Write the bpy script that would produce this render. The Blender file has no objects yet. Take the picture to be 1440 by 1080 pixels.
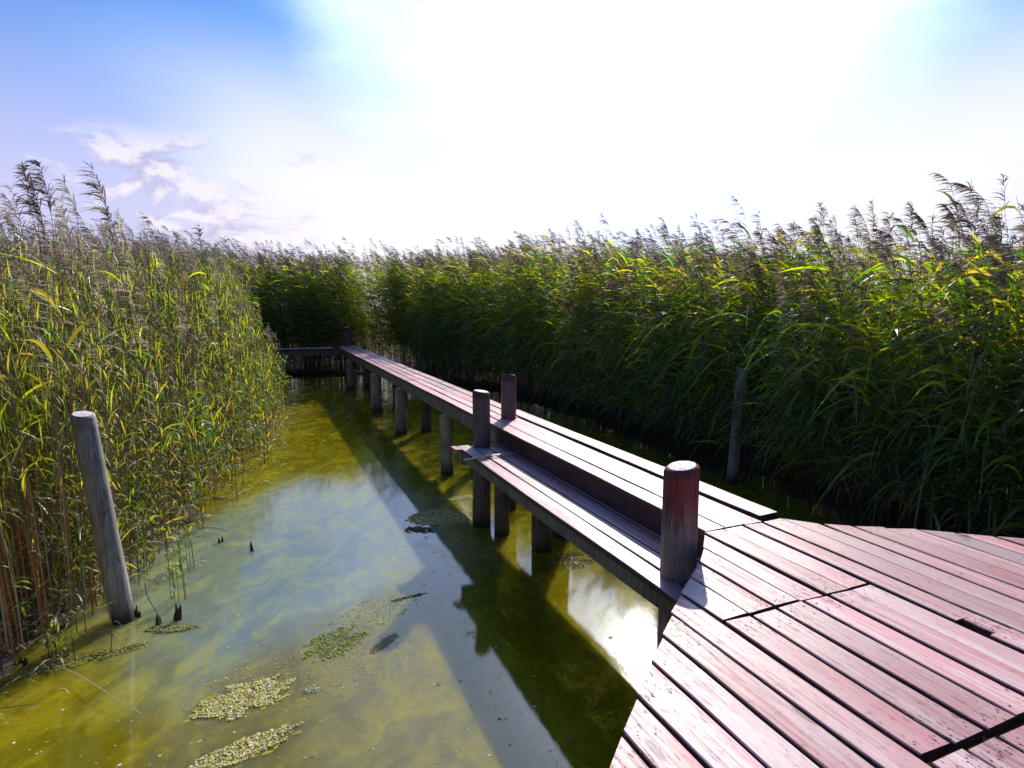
import bpy, bmesh, math, random
import numpy as np
from mathutils import Vector, Matrix, noise as mnoise
random.seed(7); RS = np.random.RandomState(11)
R = math.radians
S = 0.875                       # plan unit -> metres
sc = bpy.context.scene
col = bpy.data.collections.new("scene"); sc.collection.children.link(col)

# ------------------------------------------------------------------ frame of the boardwalk
YAW = R(22.5686)
DV = np.array([-math.sin(YAW), math.cos(YAW)]); NV = np.array([math.cos(YAW), math.sin(YAW)])
def W(a, c):                    # along / across (plan units) -> world xy in metres
    return (a*DV + c*NV)*S
CAMZ = 2.96*S; ZU = CAMZ-1.6*S; ZL = CAMZ-1.85*S
SUN_AZ, SUN_EL = R(13.15), R(31.2)
SUND = Vector((math.sin(SUN_AZ)*math.cos(SUN_EL), math.cos(SUN_AZ)*math.cos(SUN_EL), math.sin(SUN_EL)))

# ------------------------------------------------------------------ object helpers
def tag(o, label=None, cat=None, group=None, kind=None):
    if label: o['label'] = label
    if cat: o['category'] = cat
    if group: o['group'] = group
    if kind: o['kind'] = kind
    return o
def empty(name, loc=(0,0,0), rz=0, **k):
    o = bpy.data.objects.new(name, None); o.location = loc; o.rotation_euler = (0,0,rz)
    o.empty_display_size = 0.1
    col.objects.link(o); return tag(o, **k)

class MB:
    """collects geometry, then links it as one mesh object"""
    def __init__(s): s.v=[]; s.f=[]; s.c=[]; s.m=[]; s.n=0; s.parts=[]
    def add(s, v, f, c=(1,1,1), m=0):
        v=np.asarray(v,float).reshape(-1,3); f=np.asarray(f,np.int64)
        if f.ndim==1: f=f.reshape(1,-1)
        cc=np.asarray(c,float)
        if cc.ndim==1: cc=np.tile(cc,(len(v),1))
        s.parts.append((v,f+s.n,cc,np.full(len(f),m)))
        s.n+=len(v)
    def ribbons(s, P, side, w, c, m=0):
        M,K,_=P.shape
        a=P+side*w[...,None]*.5; b=P-side*w[...,None]*.5
        v=np.stack([a,b],2).reshape(-1,3)
        base=(np.arange(M)*K*2)[:,None]+(np.arange(K-1)*2)[None,:]
        f=np.stack([base,base+1,base+3,base+2],-1).reshape(-1,4)
        cc=np.repeat(c,K*2,axis=0) if len(c)==M else np.repeat(c.reshape(-1,3),2,axis=0)
        s.add(v,f,cc,m)
    def tubes(s, P, r, c, m=0, n=3):
        M,K,_=P.shape
        ang=np.arange(n)*2*np.pi/n
        off=np.stack([np.cos(ang),np.sin(ang),0*ang],-1)
        v=(P[:,:,None,:]+off[None,None]*r[:,:,None,None]).reshape(-1,3)
        base=(np.arange(M)*K*n)[:,None,None]+(np.arange(K-1)*n)[None,:,None]
        i=np.arange(n)[None,None,:]; j=(i+1)%n
        f=np.stack([base+i,base+j,base+j+n,base+i+n],-1).reshape(-1,4)
        cc=np.repeat(c,K*n,axis=0) if len(c)==M else np.repeat(c.reshape(-1,3),n,axis=0)
        s.add(v,f,cc,m)
    def box(s, x0,x1,y0,y1,z0,z1, c=(1,1,1), m=0):
        v=[(x,y,z) for z in (z0,z1) for y in (y0,y1) for x in (x0,x1)]
        s.add(v,[(0,2,3,1),(4,5,7,6),(0,1,5,4),(2,6,7,3),(0,4,6,2),(1,3,7,5)],c,m)
    def build(s, name, mats, parent=None, smooth=False, **k):
        V=np.concatenate([p[0] for p in s.parts]); C=np.concatenate([p[2] for p in s.parts])
        me=bpy.data.meshes.new(name)
        me.vertices.add(len(V)); me.vertices.foreach_set('co',V.ravel())
        loops=np.concatenate([p[1].ravel() for p in s.parts])
        tot=np.concatenate([np.full(len(p[1]),p[1].shape[1]) for p in s.parts])
        start=np.concatenate([[0],np.cumsum(tot)[:-1]])
        me.loops.add(len(loops)); me.loops.foreach_set('vertex_index',loops)
        me.polygons.add(len(tot)); me.polygons.foreach_set('loop_start',start)
        me.polygons.foreach_set('loop_total',tot)
        me.polygons.foreach_set('material_index',np.concatenate([p[3] for p in s.parts]))
        me.polygons.foreach_set('use_smooth',np.full(len(tot),bool(smooth)))
        at=me.color_attributes.new('Col','FLOAT_COLOR','POINT')
        at.data.foreach_set('color',np.concatenate([C,np.ones((len(C),1))],1).ravel())
        me.update(); me.validate()
        for m in (mats if isinstance(mats,(list,tuple)) else [mats]): me.materials.append(m)
        o=bpy.data.objects.new(name,me); col.objects.link(o)
        if parent: o.parent=parent
        return tag(o,**k)

# ------------------------------------------------------------------ node helpers
def newmat(name):
    m=bpy.data.materials.new(name); m.use_nodes=True; nt=m.node_tree; nt.nodes.clear()
    out=nt.nodes.new('ShaderNodeOutputMaterial'); return m,nt,out
class G:
    def __init__(s,nt): s.nt=nt
    def n(s,t,**k):
        nd=s.nt.nodes.new('ShaderNode'+t)
        for a,b in k.items(): setattr(nd,a,b)
        return nd
    def l(s,a,b): s.nt.links.new(a,b)
    def val(s,sock,v):
        if hasattr(v,'is_output') or isinstance(v,bpy.types.NodeSocket): s.l(v,sock)
        else: sock.default_value=v
    def math(s,op,a,b=None,c=None,clamp=False):
        nd=s.n('Math',operation=op,use_clamp=clamp); s.val(nd.inputs[0],a)
        if b is not None: s.val(nd.inputs[1],b)
        if c is not None: s.val(nd.inputs[2],c)
        return nd.outputs[0]
    def mix(s,f,a,b,bt='MIX'):
        nd=s.n('Mix',data_type='RGBA',blend_type=bt); s.val(nd.inputs[0],f)
        for i,v in ((6,a),(7,b)):
            if isinstance(v,(tuple,list)): v=tuple(v)+(1,) if len(v)==3 else v
            s.val(nd.inputs[i],v)
        return nd.outputs[2]
    def ramp(s,f,lo,hi,a=0.,b=1.,smooth=True):
        nd=s.n('MapRange',interpolation_type='SMOOTHSTEP' if smooth else 'LINEAR')
        s.val(nd.inputs[0],f)
        for i,v in zip((1,2,3,4),(lo,hi,a,b)): nd.inputs[i].default_value=v
        return nd.outputs[0]
    def noise(s,vec,scale,detail=4,rough=.55,dist=0.,out=0):
        nd=s.n('TexNoise'); s.l(vec,nd.inputs['Vector'])
        nd.inputs['Scale'].default_value=scale; nd.inputs['Detail'].default_value=detail
        nd.inputs['Roughness'].default_value=rough; nd.inputs['Distortion'].default_value=dist
        return nd.outputs[out]
    def map(s,vec,scale=(1,1,1),loc=(0,0,0),rot=(0,0,0)):
        nd=s.n('Mapping'); s.l(vec,nd.inputs[0]); nd.inputs['Scale'].default_value=scale
        nd.inputs['Location'].default_value=loc; nd.inputs['Rotation'].default_value=rot
        return nd.outputs[0]
    def bump(s,h,st,dist=.01,normal=None):
        nd=s.n('Bump'); s.val(nd.inputs['Height'],h); nd.inputs['Strength'].default_value=st
        nd.inputs['Distance'].default_value=dist
        if normal is not None: s.l(normal,nd.inputs['Normal'])
        return nd.outputs[0]

# ------------------------------------------------------------------ materials
def mat_plank():
    m,nt,out=newmat('faded_red_planks'); g=G(nt)
    tc=g.n('TexCoord').outputs['Object']
    at=g.n('VertexColor',layer_name='Col').outputs[0]
    sx=g.n('SeparateColor'); g.l(at,sx.inputs[0])
    off=g.n('CombineXYZ'); g.l(sx.outputs[0],off.inputs[1]); g.l(sx.outputs[1],off.inputs[0])
    o2=g.n('VectorMath',operation='SCALE'); g.l(off.outputs[0],o2.inputs[0]); o2.inputs['Scale'].default_value=37.
    v=g.n('VectorMath',operation='ADD'); g.l(tc,v.inputs[0]); g.l(o2.outputs[0],v.inputs[1]); v=v.outputs[0]
    grain=g.noise(g.map(v,(70,1.6,30)),1,6,.62,.35)
    fine=g.noise(g.map(v,(260,5,80)),1,4,.6,.2)
    patch=g.noise(g.map(v,(5,1.1,5)),1,4,.6)
    wear=g.noise(g.map(v,(16,.7,10)),1,5,.65,.3)
    c=g.mix(g.ramp(patch,.32,.7),(.71,.43,.45),(.64,.26,.29))
    c=g.mix(g.ramp(wear,.47,.72),c,(.82,.64,.63))
    c=g.mix(g.ramp(grain,.50,.72,0,.75),c,(.36,.11,.135))
    c=g.mix(g.ramp(fine,.56,.72,0,.55),c,(.20,.06,.07))
    crack=g.noise(g.map(v,(48,.55,20)),1,3,.55,.6)
    cl=g.math('ABSOLUTE',g.math('SUBTRACT',crack,.5))
    cm=g.math('MULTIPLY',g.ramp(cl,.0,.008,1,0),g.ramp(g.noise(g.map(v,(6,2,6)),1,3),.50,.60))
    spots=g.noise(g.map(v,(90,22,60)),1,3,.6)
    endm=g.ramp(sx.outputs[2],.0,1.,0,1,False)
    kn=g.n('TexVoronoi'); g.l(g.map(v,(5.5,1.3,5.5)),kn.inputs['Vector']); kn.inputs['Scale'].default_value=1.
    knot=g.math('MULTIPLY',g.ramp(kn.outputs['Distance'],.05,.10,1,0),g.ramp(patch,.46,.5))
    sp=g.math('MULTIPLY',g.ramp(spots,.60,.65),g.math('ADD',g.math('MULTIPLY',endm,1.),.30))
    dark=g.math('MAXIMUM',g.math('MAXIMUM',cm,sp),g.math('MULTIPLY',knot,.8),clamp=True)
    c=g.mix(g.math('MULTIPLY',dark,.85),c,(.05,.02,.03))
    c=g.mix(g.ramp(sx.outputs[1],.70,1.,0,.6),c,(.60,.50,.50))
    tone=g.math('ADD',g.math('MULTIPLY',sx.outputs[0],.42),.72)
    c=g.mix(1.,c,g.n('CombineXYZ').outputs[0] if False else tone,'MULTIPLY')
    b=g.n('BsdfPrincipled'); g.l(c,b.inputs['Base Color'])
    g.l(g.ramp(g.math('ADD',grain,g.math('MULTIPLY',patch,.5)),.5,1.1,.40,.62),b.inputs['Roughness'])
    b.inputs['IOR'].default_value=1.42
    h=g.math('SUBTRACT',g.math('ADD',g.math('MULTIPLY',grain,.5),g.math('MULTIPLY',fine,.3)),g.math('MULTIPLY',dark,.8))
    g.l(g.bump(h,.55,.004),b.inputs['Normal'])
    g.l(b.outputs[0],out.inputs[0]); return m
def mat_timber(name, c1, c2, wet=True, red=None, endgrain=True):
    """round posts / beams; wet line near the water, optional red paint wearing off from the top"""
    m,nt,out=newmat(name); g=G(nt)
    tc=g.n('TexCoord').outputs['Object']; pos=g.n('NewGeometry').outputs['Position']
    at=g.n('VertexColor',layer_name='Col').outputs[0]
    sx=g.n('SeparateColor'); g.l(at,sx.inputs[0])
    grain=g.noise(g.map(tc,(45,45,2.5)),1,6,.65,.4)
    big=g.noise(tc,3.5,4,.6)
    c=g.mix(g.ramp(grain,.35,.68),c1,c2)
    c=g.mix(g.ramp(big,.45,.7,0,.55),c,tuple(x*.45 for x in c1))
    if red:
        pass
        rm=g.math('ADD',sx.outputs[0],g.math('MULTIPLY',g.math('SUBTRACT',g.noise(g.map(tc,(14,14,3)),1,5,.7),.5),.9))
        c=g.mix(g.ramp(rm,.30,.75),c,red)
        c=g.mix(g.ramp(sx.outputs[1],.2,.9,0,.75),c,(.10,.035,.055))
    ck=g.noise(g.map(tc,(22,22,.9)),1,2,.5,.5)
    ckm=g.math('MULTIPLY',g.ramp(g.math('ABSOLUTE',g.math('SUBTRACT',ck,.5)),0,.022,1,0),g.ramp(big,.4,.55))
    c=g.mix(g.math('MULTIPLY',ckm,.8),c,(.03,.02,.02))
    if wet:
        sp=g.n('SeparateXYZ'); g.l(pos,sp.inputs[0])
        z=g.math('ADD',sp.outputs[2],g.math('MULTIPLY',g.math('SUBTRACT',grain,.5),.12))
        c=g.mix(g.ramp(z,.05,.30,.8,0),c,(.05,.055,.02))
        c=g.mix(g.ramp(z,.02,.12,.9,0),c,(.02,.02,.015))
    # cut top: pale end grain with cracks
    if endgrain: c=g.mix(g.ramp(sx.outputs[2],.5,.9),c,g.mix(g.ramp(g.noise(tc,40,4,.7,1.5),.52,.62,0,.6),(.88,.82,.81),(.22,.13,.13)))
    b=g.n('BsdfPrincipled'); g.l(c,b.inputs['Base Color']); b.inputs['Roughness'].default_value=.72
    h=g.math('SUBTRACT',g.math('MULTIPLY',grain,.6),ckm)
    g.l(g.bump(h,.7,.006),b.inputs['Normal']); g.l(b.outputs[0],out.inputs[0]); return m
def mat_leaf(name, trans=.5, rough=.5, gloss=.10):
    m,nt,out=newmat(name); g=G(nt)
    at=g.n('VertexColor',layer_name='Col').outputs[0]
    pos=g.n('NewGeometry').outputs['Position']
    c=g.mix(g.ramp(g.noise(pos,9,3),.35,.7,0,.2),at,(.02,.04,.01),'MIX')
    d=g.n('BsdfDiffuse'); g.l(c,d.inputs[0])
    t=g.n('BsdfTranslucent'); g.l(g.mix(1.,c,(3.0,2.8,.40),'MULTIPLY'),t.inputs[0])
    ms=g.n('MixShader'); ms.inputs[0].default_value=trans; g.l(d.outputs[0],ms.inputs[1]); g.l(t.outputs[0],ms.inputs[2])
    gl=g.n('BsdfGlossy'); gl.inputs['Roughness'].default_value=rough; gl.inputs[0].default_value=(.9,.95,1,1)
    fr=g.n('Fresnel'); fr.inputs[0].default_value=1.45
    m2=g.n('MixShader'); g.l(g.math('ADD',g.math('MULTIPLY',fr.outputs[0],.32),gloss*.3,clamp=True),m2.inputs[0]); g.l(ms.outputs[0],m2.inputs[1]); g.l(gl.outputs[0],m2.inputs[2])
    g.l(m2.outputs[0],out.inputs[0]); return m
def mat_vc(name, rough=.8, trans=0., bump=0, dark=.45):
    m,nt,out=newmat(name); g=G(nt)
    at=g.n('VertexColor',layer_name='Col').outputs[0]
    pos=g.n('NewGeometry').outputs['Position']
    nz=g.noise(g.map(pos,(30,30,30)),1,3)
    c=g.mix(g.ramp(nz,.3,.7,0,dark),at,(.03,.025,.015))
    d=g.n('BsdfPrincipled'); g.l(c,d.inputs['Base Color']); d.inputs['Roughness'].default_value=rough
    if bump: g.l(g.bump(g.noise(pos,90,3),bump,.006),d.inputs['Normal'])
    if trans:
        t=g.n('BsdfTranslucent'); g.l(c,t.inputs[0]); ms=g.n('MixShader'); ms.inputs[0].default_value=trans
        g.l(d.outputs[0],ms.inputs[1]); g.l(t.outputs[0],ms.inputs[2]); g.l(ms.outputs[0],out.inputs[0])
    else: g.l(d.outputs[0],out.inputs[0])
    return m
def mat_bed():
    m,nt,out=newmat('pond_bed'); g=G(nt)
    pos=g.n('NewGeometry').outputs['Position']
    warp=g.noise(pos,.55,3,.5,0,1)
    wv=g.n('VectorMath',operation='SCALE'); g.l(warp,wv.inputs[0]); wv.inputs['Scale'].default_value=1.7
    v=g.n('VectorMath',operation='ADD'); g.l(pos,v.inputs[0]); g.l(wv.outputs[0],v.inputs[1]); v=v.outputs[0]
    n1=g.noise(g.map(v,(.9,.55,1),rot=(0,0,.5)),1.1,5,.55,.6)
    n2=g.noise(g.map(v,(3.2,1.1,1),rot=(0,0,-.75)),1.2,6,.65,1.6)
    n3=g.noise(pos,7,5,.6,.8)
    c=g.mix(g.ramp(n1,.42,.66),(.56,.48,.006),(.42,.43,.19))
    c=g.mix(g.ramp(n2,.50,.66,0,.7),c,(.17,.15,.006))
    c=g.mix(g.ramp(n2,.30,.44,.6,0),c,(.42,.40,.13))
    c=g.mix(g.ramp(n3,.55,.75,0,.5),c,(.08,.09,.02))
    sp=g.n('SeparateXYZ'); g.l(pos,sp.inputs[0])
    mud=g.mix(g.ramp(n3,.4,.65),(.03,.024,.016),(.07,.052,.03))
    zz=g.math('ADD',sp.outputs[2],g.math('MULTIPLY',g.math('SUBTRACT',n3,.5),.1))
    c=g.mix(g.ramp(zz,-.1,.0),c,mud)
    b=g.n('BsdfPrincipled'); g.l(c,b.inputs['Base Color']); b.inputs['Roughness'].default_value=.9
    g.l(g.bump(n3,.6,.03),b.inputs['Normal']); g.l(b.outputs[0],out.inputs[0]); return m
def mat_water():
    m,nt,out=newmat('murky_water'); g=G(nt)
    pos=g.n('NewGeometry').outputs['Position']
    warp=g.noise(pos,.8,3,.5,0,1)
    wv=g.n('VectorMath',operation='SCALE'); g.l(warp,wv.inputs[0]); wv.inputs['Scale'].default_value=.7
    v=g.n('VectorMath',operation='ADD'); g.l(pos,v.inputs[0]); g.l(wv.outputs[0],v.inputs[1]); v=v.outputs[0]
    murk=g.noise(g.map(v,(.5,.35,1),loc=(3,1,0)),1,3,.5)
    film=g.math('ADD',g.math('MULTIPLY',g.noise(g.map(v,(2.4,1.2,1)),1.3,8,.68,.9),.75),g.math('MULTIPLY',g.noise(pos,9,6,.7,.5),.25))
    spk=g.noise(pos,60,4,.7,.3)
    cen=g.n('VectorMath',operation='DISTANCE'); g.l(g.map(v,(1,.62,1)),cen.inputs[0]); cen.inputs[1].default_value=(-1.75,4.3,0)
    milky=g.math('ADD',g.math('MULTIPLY',cen.outputs['Value'],-.36),g.math('MULTIPLY',murk,1.15))
    mk=g.ramp(milky,-.22,.22)
    fil=g.ramp(film,.40,.66)
    dc=g.mix(mk,g.mix(fil,(.42,.35,.004),(.62,.52,.02)),g.mix(fil,(.25,.32,.27),(.38,.42,.18)))
    d=g.n('SubsurfaceScattering',falloff='BURLEY'); g.l(dc,d.inputs[0]); d.inputs['Scale'].default_value=.16; d.inputs['Radius'].default_value=(1.,1.,.7)
    t=g.n('BsdfTransparent'); t.inputs[0].default_value=(.86,.86,.6,1)
    ms=g.n('MixShader'); g.l(g.math('ADD',g.ramp(mk,0,1,.34,.62,False),g.math('MULTIPLY',fil,.14)),ms.inputs[0]); g.l(t.outputs[0],ms.inputs[1]); g.l(d.outputs[0],ms.inputs[2])
    # broken film of dust and algae at the sheltered side
    rip=g.math('ADD',g.math('MULTIPLY',g.noise(g.map(pos,(6,3,1)),1,3,.5),.5),g.math('MULTIPLY',spk,.05))
    nrm=g.bump(rip,.10,.02)
    gl=g.n('BsdfGlossy'); gl.inputs['Roughness'].default_value=.05; g.l(nrm,gl.inputs['Normal'])
    gl.inputs[0].default_value=(.95,.97,1,1)
    fr=g.n('Fresnel'); fr.inputs[0].default_value=1.6; g.l(nrm,fr.inputs['Normal'])
    scum=g.math('MULTIPLY',g.ramp(film,.50,.60),g.ramp(spk,.50,.56))
    f=g.math('MULTIPLY',fr.outputs[0],g.math('SUBTRACT',1.,g.math('MULTIPLY',scum,.55)),clamp=True)
    m2=g.n('MixShader'); g.l(f,m2.inputs[0]); g.l(ms.outputs[0],m2.inputs[1]); g.l(gl.outputs[0],m2.inputs[2])
    g.l(m2.outputs[0],out.inputs[0]); return m

M_PLANK=mat_plank()
M_NAIL=mat_vc('rusty_nail',.6)
M_EDGE=mat_timber('shaded_board_edge',(.05,.025,.03),(.10,.05,.06),wet=False,endgrain=False)  # board sides and ends coloured dark, standing in for shade in the gaps
M_RISE=mat_timber('dark_riser',(.05,.025,.035),(.085,.05,.06),wet=False,endgrain=False)  # near-black colour imitates the deep shade between step and walkway
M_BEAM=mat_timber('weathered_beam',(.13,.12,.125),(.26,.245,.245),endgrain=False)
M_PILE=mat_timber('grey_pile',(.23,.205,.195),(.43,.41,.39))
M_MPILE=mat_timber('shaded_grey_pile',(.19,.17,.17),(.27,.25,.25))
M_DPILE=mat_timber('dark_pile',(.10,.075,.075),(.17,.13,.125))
M_POST=mat_timber('painted_post',(.23,.185,.18),(.34,.30,.29),red=(.24,.045,.05))
M_GPOST=mat_timber('grey_painted_post',(.12,.09,.092),(.20,.155,.155),red=(.13,.04,.05))
M_LEAF=mat_leaf('reed_leaf'); M_STEM=mat_vc('reed_stem',.55); M_PLUME=mat_vc('reed_plume',.7,.45)
M_ALGAE=mat_vc('algae_clump',.55,.35,.4,dark=0.); M_STUB=mat_vc('rotten_stub',.8,0,.6); M_SPECK=mat_vc('floating_speck',.7)
M_BED=mat_bed(); M_WATER=mat_water(); M_BIRD=mat_vc('bird_feathers',.8)

# ------------------------------------------------------------------ pond outline (plan units)
SHORE=[(-6,-4.6),(0,-4.2),(3.0,-3.3),(4.6,-2.6),(5.8,-2.05),(6.5,-1.75),(9.0,-1.25),(11,-.85),(13,-.45),(15.1,-.1),(17.5,.22),(20,.40),(24,.15),
       (26.8,-.3),(27.2,1.5),(27.1,4.6),(25,6.0),(19.5,7.3),(15.5,7.6),(13,7.6),(10.4,7.5),(8.6,7.6),(7.0,7.55),(5.4,7.2),(3,7.3),(0,7.6),(-6,8.4)]
SHW=np.array([W(a,c) for a,c in SHORE])
def pond_sd(p):
    """signed distance in metres to the pond outline, negative over the water"""
    p=np.asarray(p,float); d=np.full(len(p),1e9); ins=np.zeros(len(p),bool)
    n=len(SHW)
    for i in range(n):
        A=SHW[i]; B=SHW[(i+1)%n]; e=B-A
        t=np.clip(((p-A)@e)/(e@e),0,1); d=np.minimum(d,np.linalg.norm(p-(A+t[:,None]*e),axis=1))
        cnd=((A[1]>p[:,1])!=(B[1]>p[:,1]))
        with np.errstate(divide='ignore',invalid='ignore'):
            xs=(B[0]-A[0])*(p[:,1]-A[1])/(B[1]-A[1])+A[0]
        ins^=cnd&(p[:,0]<xs)
    return np.where(ins,-d,d)

# ------------------------------------------------------------------ ground and water sheets
def axis(core0,core1,step,far):
    c=list(np.arange(core0,core1+1e-6,step)); k=step
    lo=[];x=core0
    while x>-far: k*=1.5; x-=k; lo.append(x)
    hi=[];x=core1;k=step
    while x<far: k*=1.5; x+=k; hi.append(x)
    return np.array(lo[::-1]+c+hi)
gx=axis(-18,14,.16,900); gy=axis(-5,30,.16,900)
X,Y=np.meshgrid(gx,gy); P=np.stack([X.ravel(),Y.ravel()],1)
sd=pond_sd(P)
nz=np.array([mnoise.noise(Vector((x*.9,y*.9,0)))+.5*mnoise.noise(Vector((x*2.7,y*2.7,5))) if abs(x)<40 and abs(y)<40 else 0. for x,y in P])
t=np.clip((sd+.55+nz*.35)/1.1,0,1); t=t*t*(3-2*t)
Z=-.27+.36*t+nz*.045
mb=MB(); ny,nx=X.shape
idx=np.arange(nx*ny).reshape(ny,nx)
mb.add(np.stack([P[:,0],P[:,1],Z],1),np.stack([idx[:-1,:-1],idx[:-1,1:],idx[1:,1:],idx[1:,:-1]],-1).reshape(-1,4))
ground=mb.build('ground',M_BED,smooth=True,kind='structure',label='muddy green pond bed rising into dark banks under the reeds')
mb=MB(); mb.add([(-40,-20,0),(40,-20,0),(40,60,0),(-40,60,0)],[(0,1,2,3)])
mb.build('water',M_WATER,kind='structure',label='murky green pond water reflecting the bright sky')

# ------------------------------------------------------------------ boardwalk
bw=empty('boardwalk',(0,0,0),YAW,label='faded red wooden boardwalk on grey piles crossing the pond to a wide platform',cat='boardwalk')
NAIL_A=[2.15,1.15,.05,-1.2,-2.4]+[3.9+1.75*i for i in range(14)]
def plank(mb,c0,c1,a0a,a0b,a1a,a1b,z,th=.04,end0=True,end1=True):
    lo_,hi_=max(a0a,a0b),min(a1a,a1b)
    for na in [q for q in NAIL_A if lo_+.06<q<hi_-.06]+[lo_+.045,hi_-.045]:
        for cc_ in (c0+.25*(c1-c0),c1-.25*(c1-c0)):
            x=(cc_+random.uniform(-.012,.012))*S; y=(na+random.uniform(-.012,.012))*S; q=random.uniform(.0036,.0052)
            mb.add([(x+q*math.cos(k*math.pi/4),y+q*math.sin(k*math.pi/4),z+.0065) for k in range(8)],[tuple(range(8))],(.035,.022,.02),2)
    """one board: across c0..c1, along from a0 to a1 (a at c0, a at c1), plan units; slightly irregular"""
    rv=(random.random(),random.random())
    L=max(a1a,a1b)-min(a0a,a0b); n=max(2,int(L/.33)+1)
    dz=random.uniform(-.004,.004); tilt=random.uniform(-.003,.003); ch=.0045
    ph=random.random()*9; V=[];C=[]
    # extra stations close to the ends so the end wear has somewhere to live
    ts=sorted(set([0,min(.08/L,.3),1-min(.08/L,.3),1]+[i/n for i in range(1,n)]))
    for t in ts:
        aL=a0a+(a1a-a0a)*t; aR=a0b+(a1b-a0b)*t
        wb=.004*math.sin(ph+t*L*2.1)+random.uniform(-.0016,.0016); wb2=.004*math.sin(ph*2+t*L*1.7)+random.uniform(-.0016,.0016)
        e=max(0,1-min(t*L/.22,(1-t)*L/.22)) if (end0 or end1) else 0
        if (t<.5 and not end0) or (t>=.5 and not end1): e=0
        xl=c0*S+wb; xr=c1*S+wb2; zz=z+dz+random.uniform(-.001,.001)
        yl=aL*S; yr=aR*S
        V+=[(xl,yl,zz-th),(xl,yl,zz-ch-tilt),(xl+ch,yl,zz-tilt),(xr-ch,yr,zz+tilt),(xr,yr,zz-ch+tilt),(xr,yr,zz-th)]
        C+=[(rv[0],rv[1],e)]*6
    F=[]
    K=len(ts)
    for k in range(K-1):
        for j in range(6):
            j2=(j+1)%6; F.append((k*6+j,(k+1)*6+j,(k+1)*6+j2,k*6+j2))
    top=[f for i,f in enumerate(F) if i%6 in (1,2,3)]; sd_=[f for i,f in enumerate(F) if i%6 not in (1,2,3)]
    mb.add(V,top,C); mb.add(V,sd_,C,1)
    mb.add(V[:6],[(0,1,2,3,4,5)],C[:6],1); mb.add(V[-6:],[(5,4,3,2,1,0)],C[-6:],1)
OUT=[(3.30,2.87),(2.95,2.56),(2.62,2.13),(2.3,1.77),(1.92,1.35),(1.65,1.06),(1.15,.62),(.75,.05),(.3,-.5),(-.5,-.95),(-1.5,-1.1),(-2.6,-.6),(-3.4,.6),(-3.6,2.6),(-3,4.4),(-1.9,5.7),(-.4,6.45),(.9,6.2),(1.75,5.55),(2.36,4.84),(2.78,4.3),(3.08,3.8),(3.20,3.66),(3.30,3.64)]
def span(c):
    xs=[]
    n=len(OUT)
    for i in range(n):
        (a0,c0),(a1,c1)=OUT[i],OUT[(i+1)%n]
        if (c0-c)*(c1-c)<0: xs.append(a0+(a1-a0)*(c-c0)/(c1-c0))
    return (min(xs),max(xs)) if xs else None
mb=MB(); pitch=.185; gap=.0115
c=2.865; cs=[]
k0=-22
for k in range(k0,20):
    ca=2.865+k*pitch+random.uniform(-.004,.004)
    g_=gap*random.choice([.6,.9,1.2,1.4,1.8])
    cb=2.865+(k+1)*pitch-g_
    s0=span(ca+.01); s1=span(cb-.01)
    if not s0 or not s1: continue
    mid=(ca+cb)/2
    lo=(s0[0],s1[0]); hi=(s0[1],s1[1])
    cuts=[]
    if 2.2<mid<3.27: cuts.append(2.28)
    if 2.2<mid<2.82: cuts.append(1.24)
    if mid>3.27: cuts.append(random.choice([-.6,-1.1]))
    elif mid<2.2: cuts.append(-.9)
    if abs(mid-(3.24+pitch*.5))<pitch*.5: cuts=[]
    st_hi=hi; e_first=True
    for q in sorted(cuts,reverse=True):
        w_=.011+.008*(q==1.24)
        j=random.uniform(-.006,.006)
        if min(st_hi)>q+.1:
            plank(mb,ca,cb,q+w_+j,q+w_+j,st_hi[0],st_hi[1],ZU); st_hi=(q-w_+j,q-w_+j)
    # the broken-out notch in one board, right of the joint
    if abs(mid-(3.24+pitch*.5))<pitch*.5:
        plank(mb,ca,cb,lo[0],lo[1],1.66,1.66,ZU); plank(mb,ca+.05,cb,1.664,1.664,1.815,1.82,ZU); plank(mb,ca,cb,1.82,1.82,st_hi[0],st_hi[1],ZU)
    else: plank(mb,ca,cb,lo[0],lo[1],st_hi[0],st_hi[1],ZU)
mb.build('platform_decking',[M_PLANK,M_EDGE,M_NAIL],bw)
# main walkway, four boards wide
mb=MB()
bnd=[2.90,3.085,3.27,3.47,3.66]
joints=[[3.315,8.15,13.1,18.2,25.75],[3.315,8.3,13.1,18.2,25.95],[3.315,8.05,13.15,18.2,26.1],[3.40,8.6,13.1,18.2,26.25]]
for i in range(4):
    for a0,a1 in zip(joints[i][:-1],joints[i][1:]):
        near=a1<9
        sh=(.016 if (near and i==3) else 0)
        g_=.014 if not near else [.016,.020,.028,.0][i]
        if near and i==2: sh=-.012
        plank(mb,bnd[i]+sh,bnd[i+1]-g_+sh*1.2,a0+.006,a0+.006,a1-.006,a1-.006,ZU+(.004 if i%2 else 0))
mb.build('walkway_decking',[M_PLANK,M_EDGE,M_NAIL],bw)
# lower step alongside
mb=MB()
lb=[2.365,2.545,2.727,2.91,3.06]
for i in range(4):
    e=[7.62,7.56,7.60,7.58][i]
    lo=[2.36,2.50,2.66,2.78][i]
    plank(mb,lb[i],lb[i+1]-.016,lo,lo,e,e+.01,ZL)
# pale splintered board end past the corner post
plank(mb,2.27,2.355,7.42,7.36,7.62,7.60,ZL+.004,.018)
mb.build('step_decking',[M_PLANK,M_EDGE,M_NAIL],bw)
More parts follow.
